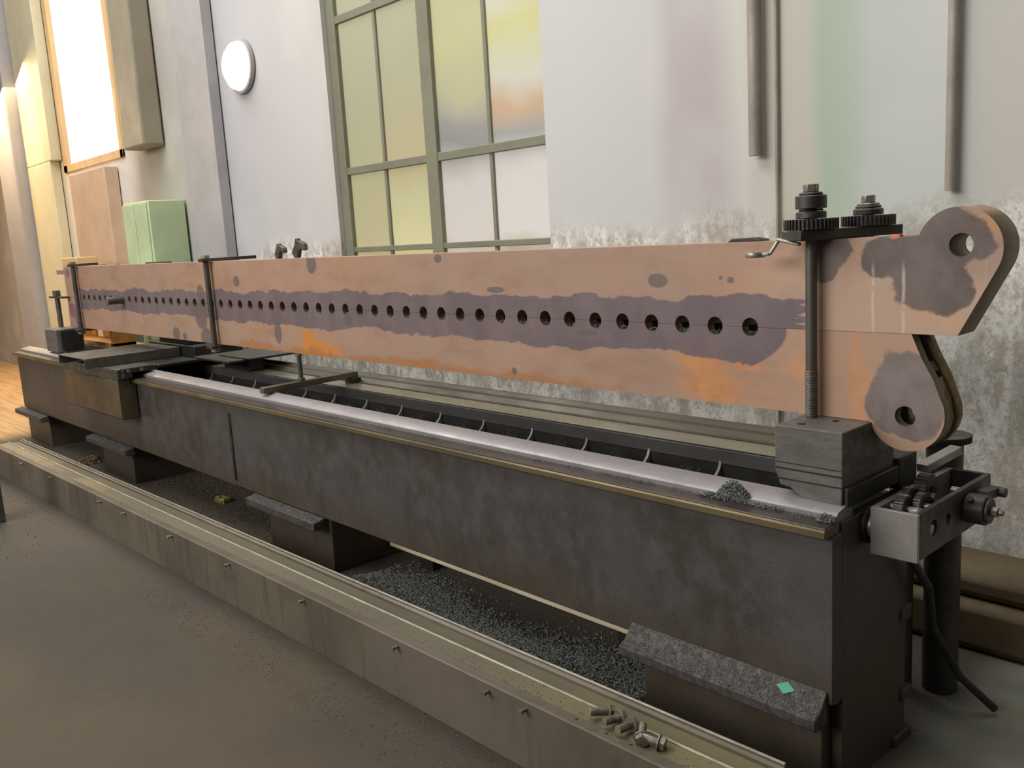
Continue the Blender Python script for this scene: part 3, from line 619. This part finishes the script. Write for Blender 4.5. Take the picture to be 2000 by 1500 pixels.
build(MB().box(-6.5, -5.72, 2.38, 2.72, .806, .88).box(-6.35, -5.85, 2.40, 2.68, .8805, .915), 'upper_slide', 'castdark', sd, .006)
ch = MB(); a, b, y0, y1, z0, z1, tk = -6.46, -5.93, 1.76, 2.37, .8065, .868, .006
ch.box(a, b, y0, y1, z1-tk, z1).box(a, a+tk, y0, y1, z0, z1-tk).box(b-tk, b, y0, y1, z0, z1-tk)
build(ch, 'steel_channel', 'channel_sheet', None, .002, 'dusty open steel channel lying across the saddle, open end forward', 'steel channel')
build(MB().box(-5.55, -5.05, 2.30, 2.74, .8225, .836).box(-5.4, -4.98, 2.40, 2.78, .8365, .846), 'flat_bar_stack', 'bar', None, .003, 'dark flat bars crossing the bed right of the saddle', 'flat bars')
build(MB().box(-5.45, -5.10, 2.452, 2.55, .7525, .822), 'packing_block', 'castdark', None, .003, 'dark packing block on the rear slideway under the flat bars', 'block')
# jack: cross bar with bolt
jk = thing('support_jack', (-4.08, 2.3, .78), 'olive cross bar with upright jack bolt supporting the plates over the bed', 'jack')
build(MB().bar((-4.085, 2.015, .795), (-4.11, 2.58, .795), .042, .030), 'cross_bar', 'jack', jk, .003)
build(MB().box(-4.15, -4.07, 2.53, 2.585, .752, .7795), 'jack_foot', 'castdark', jk, .003)
build(MB().cyl((-4.10, 2.245, .811), (-4.10, 2.245, .940), .0125), 'jack_bolt', 'steel', jk, .001)
build(hexbody(MB(), (-4.10, 2.245, .811), (-4.10, 2.245, .824), .023), 'jack_nut', 'steel', jk, .001)
build(hexbody(MB(), (-4.10, 2.245, .9405), (-4.10, 2.245, .9605), .024), 'bolt_head', 'nut', jk, .001)

# ================================================================== GEARBOX FRAME AT THE RIGHT END
GX0, GX1, GY0, GY1, GZ0, GZ1, T = -1.022, -.902, 2.125, 2.575, .642, .762, .014
gb = thing('open_gearbox', (-.96, 2.3, GZ0), 'open steel box frame holding small gears, bolted to the right end of the bed', 'gearbox')
fr = MB().box(GX0, GX1, GY0-.012, GY0, GZ0-.004, GZ1)
build(fr, 'front_flange', 'frame', gb, .0015)
build(MB().box(GX0, GX0+T+.004, GY0+.0003, GY1, GZ0, GZ1), 'inner_wall', 'frame', gb, .001)
build(MB().box(GX0+T+.0045, GX1-T, GY1-T, GY1, GZ0, GZ1), 'far_wall', 'castdark', gb, .001)
# outer wall with round holes
ow = plate2d('outer_wall', [(GY0+.0003, GZ0), (GY1, GZ0), (GY1, GZ1), (GY0+.0003, GZ1)], [circ(2.205, .706, .021), circ(2.292, .706, .015)], 0, T, 'bar', None, .001)
me = ow.data
for v in me.vertices:      # plate was made in XZ: turn it into the YZ plane
    X, Y, Z = v.co.x+ORG[ow.name].x, v.co.y+ORG[ow.name].y, v.co.z+ORG[ow.name].z
    v.co = (GX1-T+Y, X, Z)
me.flip_normals()
ow.parent = gb; ow.location = -wloc(gb); ORG[ow.name] = Vector((0, 0, 0))
build(MB().cyl((GX1-T-.02, 2.205, .700), (GX1-.004, 2.205, .700), .014), 'roller', 'bright', gb, .001)
for gy, gz, gx, r, w in ((2.187, .748, -.972, .036, .024), (2.228, .752, -.945, .032, .018), (2.245, .757, -.984, .031, .018), (2.318, .768, -.972, .043, .030)):
    g = build(MB().gear((gx, gy, gz), (1, 0, 0), r, w, 24, .004, .009), 'change_gear', 'gear', gb, .0004)
for y, z, e in ((2.187, .748, .001), (2.228, .750, .001), (2.318, .751, .03)): build(MB().cyl((GX0+T+.005, y, z), (GX1-T-e, y, z), .0085), 'gear_shaft', 'bright', gb, 0)
build(MB().cyl((-.955, 2.33, .715), (GX1-T-.001, 2.36, .72), .020), 'spacer_sleeve', 'steel', gb, .002)
build(hexbody(MB(), (-.945, 2.42, .742), (-.915, 2.42, .742), .014).cyl((-.945, 2.42, .742), (-.905, 2.42, .742), .007), 'inner_bolt', 'nut', gb, .001)
build(hexbody(MB(), (-.932, 2.140, .759), (-.910, 2.140, .764), .011), 'corner_nut', 'bright', gb, .001)
hub = build(MB().cyl((GX1+.0005, 2.415, .706), (GX1+.052, 2.415, .706), .040, n=36), 'drive_hub', 'gear', gb, .003)
build(MB().cyl((GX1+.0525, 2.415, .706), (GX1+.060, 2.415, .706), .033, n=36), 'hub_ring', 'bar', hub, .001)
build(hexbody(MB(), (GX1+.0605, 2.415, .706), (GX1+.078, 2.415, .706), .014).cyl((GX1+.0785, 2.415, .706), (GX1+.09, 2.415, .706), .008), 'hub_nut', 'nut', hub, .001)
build(MB().cyl((GX1+.02, 2.385, .735), (GX1+.02, 2.377, .743), .008, n=16), 'set_screw', 'castdark', hub, .001)
build(MB().bar((GX1+.025, 2.45, .735), (GX1+.03, 2.53, .73), .03, .025).cyl((GX1+.03, 2.52, .73), (GX1+.06, 2.52, .73), .013), 'link_arm', 'bar', gb, .002)
build(MB().cyl((XR-.0, 2.25, .69), (GX0-.0005, 2.25, .69), .02).box(XR+.0005, GX0-.001, 2.28, 2.375, .67, .72), 'mounting_stub', 'castdark', gb, .001)
# flat bars and bits behind the frame
build(MB().bar((-1.05, 2.48, .775), (-1.02, 2.64, .800), .036, .024), 'slide_bar', 'frame', None, .002, 'short bright flat bar behind the open gear frame', 'flat bar')
# column and motor with toothed flange behind
dm = thing('drive_motor', (-1.085, 2.72, 0), 'upright grey cylinder with toothed flange behind the gear frame', 'motor')
build(MB().cyl((-1.085, 2.72, 0), (-1.085, 2.72, .800), .052, n=40), 'motor_body', 'bar', dm, .002)
build(MB().gear((-1.085, 2.72, .8115), (0, 0, 1), .074, .020, 64, .0035, .018), 'toothed_flange', 'gear', dm, .0004)
build(MB().cyl((-1.085, 2.72, .8005), (-1.085, 2.72, .815), .017), 'flange_bore', 'inside', dm, 0)
build(MB().box(-1.20, -1.145, 2.60, 2.66, 0, .83), 'square_column', 'saddle', None, .004, 'brown square column between the forked lug and the motor', 'column')
# dark housing and cable under the gear frame
hs = MB().box(-1.55, -.62, 3.02, 3.38, 0, .17).box(-1.45, -.72, 3.06, 3.34, .1705, .26)
build(hs, 'floor_box', 'brownthing', None, .03, 'low brown box on the floor behind the right end of the bed', 'box')
build(MB().tube([(-1.0, 2.3, .635), (-1.01, 2.34, .55), (-1.0, 2.42, .45), (-1.02, 2.5, .3), (-.98, 2.6, .12), (-.9, 2.66, .02)], .012), 'hanging_cable', 'cable', None, 0, 'black cable hanging from under the gear frame to the floor', 'cable')

# ================================================================== FOREGROUND TROUGH
ang = math.atan2(1.532-1.439, -1.798+6.976)
TM = Matrix.Translation((-6.976, 1.439, 0)) @ Matrix.Rotation(ang, 4, 'Z')
def tb(): return MB()
S0, S1 = -.25, 5.93
tr = thing('steel_trough', (TM @ Vector((2.9, .1, 0))), 'long grey-brown steel channel beam with protruding bolts on the floor in front', 'steel beam')
def tbuild(mb, name, mat, parent=tr, bevel=.0015, **kw):
    bmesh.ops.transform(mb.b, matrix=TM, verts=mb.b.verts); return build(mb, name, mat, parent, bevel, **kw)
tbuild(tb().prism([(0, 0), (.012, 0), (.012, .212), (0, .212)], 'x', S0, 6.4), 'front_plate', 'trough')
tbuild(tb().prism([(.0125, .196), (.045, .196), (.045, .206), (.0125, .2095)], 'x', S0, 6.3), 'top_strip', 'trough')
tbuild(tb().prism([(.0455, .190), (.112, .190), (.112, .202), (.0455, .200)], 'x', S0, 6.3), 'channel_floor', 'trough_in')
tbuild(tb().prism([(.1125, .19), (.120, .19), (.120, .2065), (.1125, .2055)], 'x', S0, 6.25), 'inner_ridge', 'trough_edge')
tbuild(tb().prism([(.1205, .175), (.190, .183), (.190, .191), (.1205, .1965)], 'x', S0, S1), 'rear_slope', 'trough_in')
tbuild(tb().prism([(.1905, .0), (.2085, 0), (.2085, .205), (.1905, .200)], 'x', S0, S1), 'rear_plate', 'trough')
tbuild(tb().prism([(.2025, .2055), (.2095, .2055), (.2095, .212), (.2025, .212)], 'x', S0, S1), 'rear_edge', 'trough_edge')
for s in (.545, 1.132, 1.967, 2.311, 2.887, 3.472, 4.072, 4.657, 5.10, 5.254):
    q = tb(); q.cyl((s, -.020, .190), (s, 0, .190), .0052, n=14).cyl((s, -.0245, .190), (s, -.0195, .190), .0088, n=16)
    tbuild(q, 'stud_bolt', 'stud', bevel=.0005)
for s, t_ in ((5.415, .03), (5.52, .03), (5.60, .03)):
    tbuild(tb().cyl((s, t_, .2068), (s, t_, .2078), .006, n=14), 'bolt_hole', 'inside', bevel=0)
# loose bolts lying in the trough
def loose_bolt(s, t_, rot, label, tilt=0.0):
    base = TM @ Vector((s, t_, .2035)); r = .0085
    b = thing('hex_bolt', base, label, 'bolt', 'loose bolts in the trough')
    def mk(mb, name, mat, bv=.0006):
        Rm = Matrix.Translation(base+Vector((0, 0, .0165))) @ Matrix.Rotation(rot, 4, 'Z') @ Matrix.Rotation(tilt, 4, 'Y') @ Matrix.Scale(1.3, 4)
        bmesh.ops.transform(mb.b, matrix=Rm, verts=mb.b.verts); return build(mb, name, mat, b, bv)
    mk(MB().cyl((-.026, 0, 0), (.012, 0, 0), r, n=18), 'bolt_shank', 'stud')
    mk(MB().cyl((.0125, 0, 0), (.0155, 0, 0), .0165, n=28), 'washer', 'nut')
    mk(MB().cyl((.0158, 0, 0), (.0265, 0, 0), .0135, n=6), 'bolt_head', 'stud')
loose_bolt(5.455, .088, R(62), 'loose greased bolt lying furthest from the near end of the trough', .15)
loose_bolt(5.505, .080, R(80), 'loose bolt and washer second from the left in the trough', .15)
loose_bolt(5.552, .073, R(90), 'loose bolt with wide washer in the middle of the pile in the trough', .15)
loose_bolt(5.603, .075, R(-54), 'loose bolt standing head forward with its shank pointing at the bed', .1)
loose_bolt(5.640, .068, R(20), 'loose bolt nearest the camera end of the pile in the trough', .15)
m = tb(); m.grit(lambda: (random.uniform(0, 6.2), random.uniform(.05, .11), .2005), 420, .0035); m.grit(lambda: (random.uniform(4.9, 6.1), random.uniform(.055, .11), .2015), 260, .003)
tbuild(m, 'trough_grit', 'leaf', None, 0, label='brown grit lying in the channel of the foreground beam', cat='grit', kind='stuff')

# ================================================================== SMALL FLOOR THINGS
build(MB().box(-3.47, -1.75, 2.28, 2.36, .055, .075), 'timber_plank', 'wood', None, .004, 'pale timber plank lying under the bed along its rear edge', 'plank')
for x in (-3.2, -2.0): build(MB().box(x-.05, x+.05, 2.29, 2.35, 0, .0545), 'wood_bearer', 'castdark', None, .002, 'dark bearer under the %s end of the pale plank' % ('left' if x < -3 else 'right'), 'bearer')
m = MB()
for k in range(14): m.box(-.03+.06*random.random(), .03+.02*random.random(), -.03, .03*random.random(), 0, .004+.02*random.random(), Matrix.Translation((-5.07, 2.17, .003)) @ Matrix.Rotation(random.random()*6, 4, 'Z') @ Matrix.Rotation(random.uniform(-.4, .4), 4, 'X'))
build(m, 'candy_wrapper', 'paper', None, 0, 'crumpled yellow and green wrapper on the floor behind the trough', 'wrapper')
m = MB(); m.grit(heap(-6.95, 2.02, .0, .12, .09, .04), 300, .014)
build(m, 'dry_leaves', 'leaf', None, 0, 'small heap of dry brown debris between the left feet', 'debris', kind='stuff')
build(MB().prism([(-.027, 0), (0, -.017), (.027, 0), (0, .017)], 'z', 0, .001, Matrix.Translation((-1.165, 1.9465, .2855)) @ Matrix.Rotation(R(50), 4, 'X')), 'paper_tag', 'tag', None, 0, 'small green diamond paper tag stuck on the nearest foot ledge', 'tag')
build(MB().box(-5.95, -5.78, 1.12, 1.165, 0, .44), 'steel_post', 'post', None, .004, 'dark green steel post at the left picture edge in front of the trough', 'post')

# ================================================================== LEFT BACKGROUND
build(MB().box(-12.95, -12.25, 3.15, 3.39, 0, 5.2), 'brick_pillar', 'greysheet', None, .02, 'wide taupe pillar against the wall at the far left', 'pillar')
build(MB().box(-12.2, -11.3, 3.28, 3.39, 0, 2.6).box(-12.2, -11.2, 3.28, 3.39, 2.6, 5.2), 'tall_board', 'cream', None, .01, 'tall cream panel left of the bright opening', 'panel')
build(MB().box(-10.6, -9.5, 3.25, 3.39, .5, 2.38), 'tool_board', 'tan', None, .01, 'tan board under the bright opening', 'board')
cab = thing('tall_locker', (-8.2, 3.1, 0), 'tall pale green locker against the wall behind the plates', 'locker')
build(MB().box(-8.55, -7.95, 3.05, 3.38, 0, 1.95), 'locker_body', 'green', cab, .01)
build(MB().box(-8.53, -8.26, 3.035, 3.0495, .1, 1.93).box(-8.24, -7.97, 3.035, 3.0495, .1, 1.93), 'locker_door', 'green', cab, .004)
build(MB().box(-8.75, -8.25, 3.2, 3.39, 2.45, 5.2), 'air_duct', 'taupe', None, .02, 'square taupe duct dropping from above over the green locker', 'duct')
build(MB().box(-7.65, -7.05, 3.3, 3.39, 0, 4.0), 'sheet_metal', 'greysheet', None, .005, 'tall grey sheet leaning flat on the wall right of the locker', 'metal sheet')
lamp = thing('bulkhead_lamp', (-6.6, 3.3, 2.8), 'round white lit lamp on the wall left of the window', 'lamp')
t = NT('lamp_glow'); t.b.inputs['Emission Color'].default_value = (.92, .97, 1, 1); t.b.inputs['Emission Strength'].default_value = 1.1; M_['glow'] = t.done(c(235, 240, 245), .4)
build(MB().lathe([(.0, 0), (.20, 0), (.20, .03), (.0, .03)], (-6.62, 3.39, 2.86), (0, -1, 0), closed=False, n=40), 'lamp_back', 'greysheet', lamp, 0)
build(MB().lathe([(.18, .031), (.17, .07), (.12, .11), (.06, .125), (0, .13)], (-6.62, 3.39, 2.86), (0, -1, 0), closed=False, n=40), 'lamp_globe', 'glow', lamp, 0)
build(MB().cyl((-2.045, 3.385, 0), (-2.045, 3.385, 5.2), .008), 'wall_conduit', 'conduit', None, 0, 'thin vertical conduit on the wall left of the front gear', 'conduit')
build(MB().cyl((-2.13, 3.36, 1.75), (-2.13, 3.36, 5.2), .028), 'wall_pipe', 'conduit', None, 0, 'thicker brown pipe rising on the wall beside the conduit', 'pipe')
build(MB().cyl((-1.345, 3.37, 1.55), (-1.345, 3.37, 5.2), .02), 'wall_pipe', 'conduit', None, 0, 'olive vertical pipe on the wall above the round lug', 'pipe')
# bench with tools seen just over the plate
wb = thing('work_bench', (-9.0, 2.95, 0), 'workbench along the wall behind the left end of the plates', 'bench')
build(MB().box(-9.75, -6.9, 2.75, 3.03, 1.34, 1.385), 'bench_top', 'taupe', wb, .004)
for x in (-9.6, -8.2, -7.0): build(MB().box(x-.04, x+.04, 2.85, 2.95, 0, 1.339), 'leg', 'taupe', wb, .004)
m = MB(); m.bar((-8.75, 2.88, 1.395), (-8.5, 2.93, 1.41), .03, .02).cyl((-8.8, 2.87, 1.388), (-8.8, 2.87, 1.42), .05)
build(m, 'small_wrench', 'steel', None, .003, 'small steel wrench lying on the bench right of the leftmost clamp', 'wrench')
build(MB().box(-9.70, -9.25, 2.8, 3.0, 1.386, 1.50), 'orange_box', 'orange', None, .01, 'orange box on the bench behind the leftmost clamp', 'box')
def jaw(cx, cz, s, mir):
    pts = [(0, 0), (.03, .0), (.045, .035), (.075, .048), (.10, .035), (.112, .045), (.105, .07), (.07, .085), (.045, .088), (.04, .10), (.025, .10), (.015, .07), (-.02, .03)]
    return [(cx+mir*p[0]*s, cz+p[1]*s) for p in pts]
build(MB().prism(jaw(-4.19, 1.4325, .75, 1), 'y', 2.22, 2.245), 'open_spanner', 'steel', None, .003, 'open jaw of a spanner standing on the plate top, left of a pair', 'spanner')
build(MB().prism(jaw(-4.06, 1.4325, .95, 1), 'y', 2.25, 2.275), 'open_spanner', 'steel', None, .003, 'larger open spanner jaw on the plate top, right of a pair', 'spanner')
build(MB().bar((-6.0, 2.245, 1.4365), (-5.62, 2.255, 1.4365), .012, .009), 'thin_rod', 'bar', None, .001, 'thin rod lying on the plate top between the two slim clamps', 'rod')
# swarf caught in the drilled holes
m = MB()
for x in hx: m.grit(lambda: (x+random.uniform(-.014, .014), random.uniform(2.202, 2.235), SEAM-.0225+random.random()*.008), 22, .004)
build(m, 'hole_swarf', 'swarf', None, 0, 'bright drilling swarf caught in the bottoms of the hole row', 'swarf', kind='stuff')
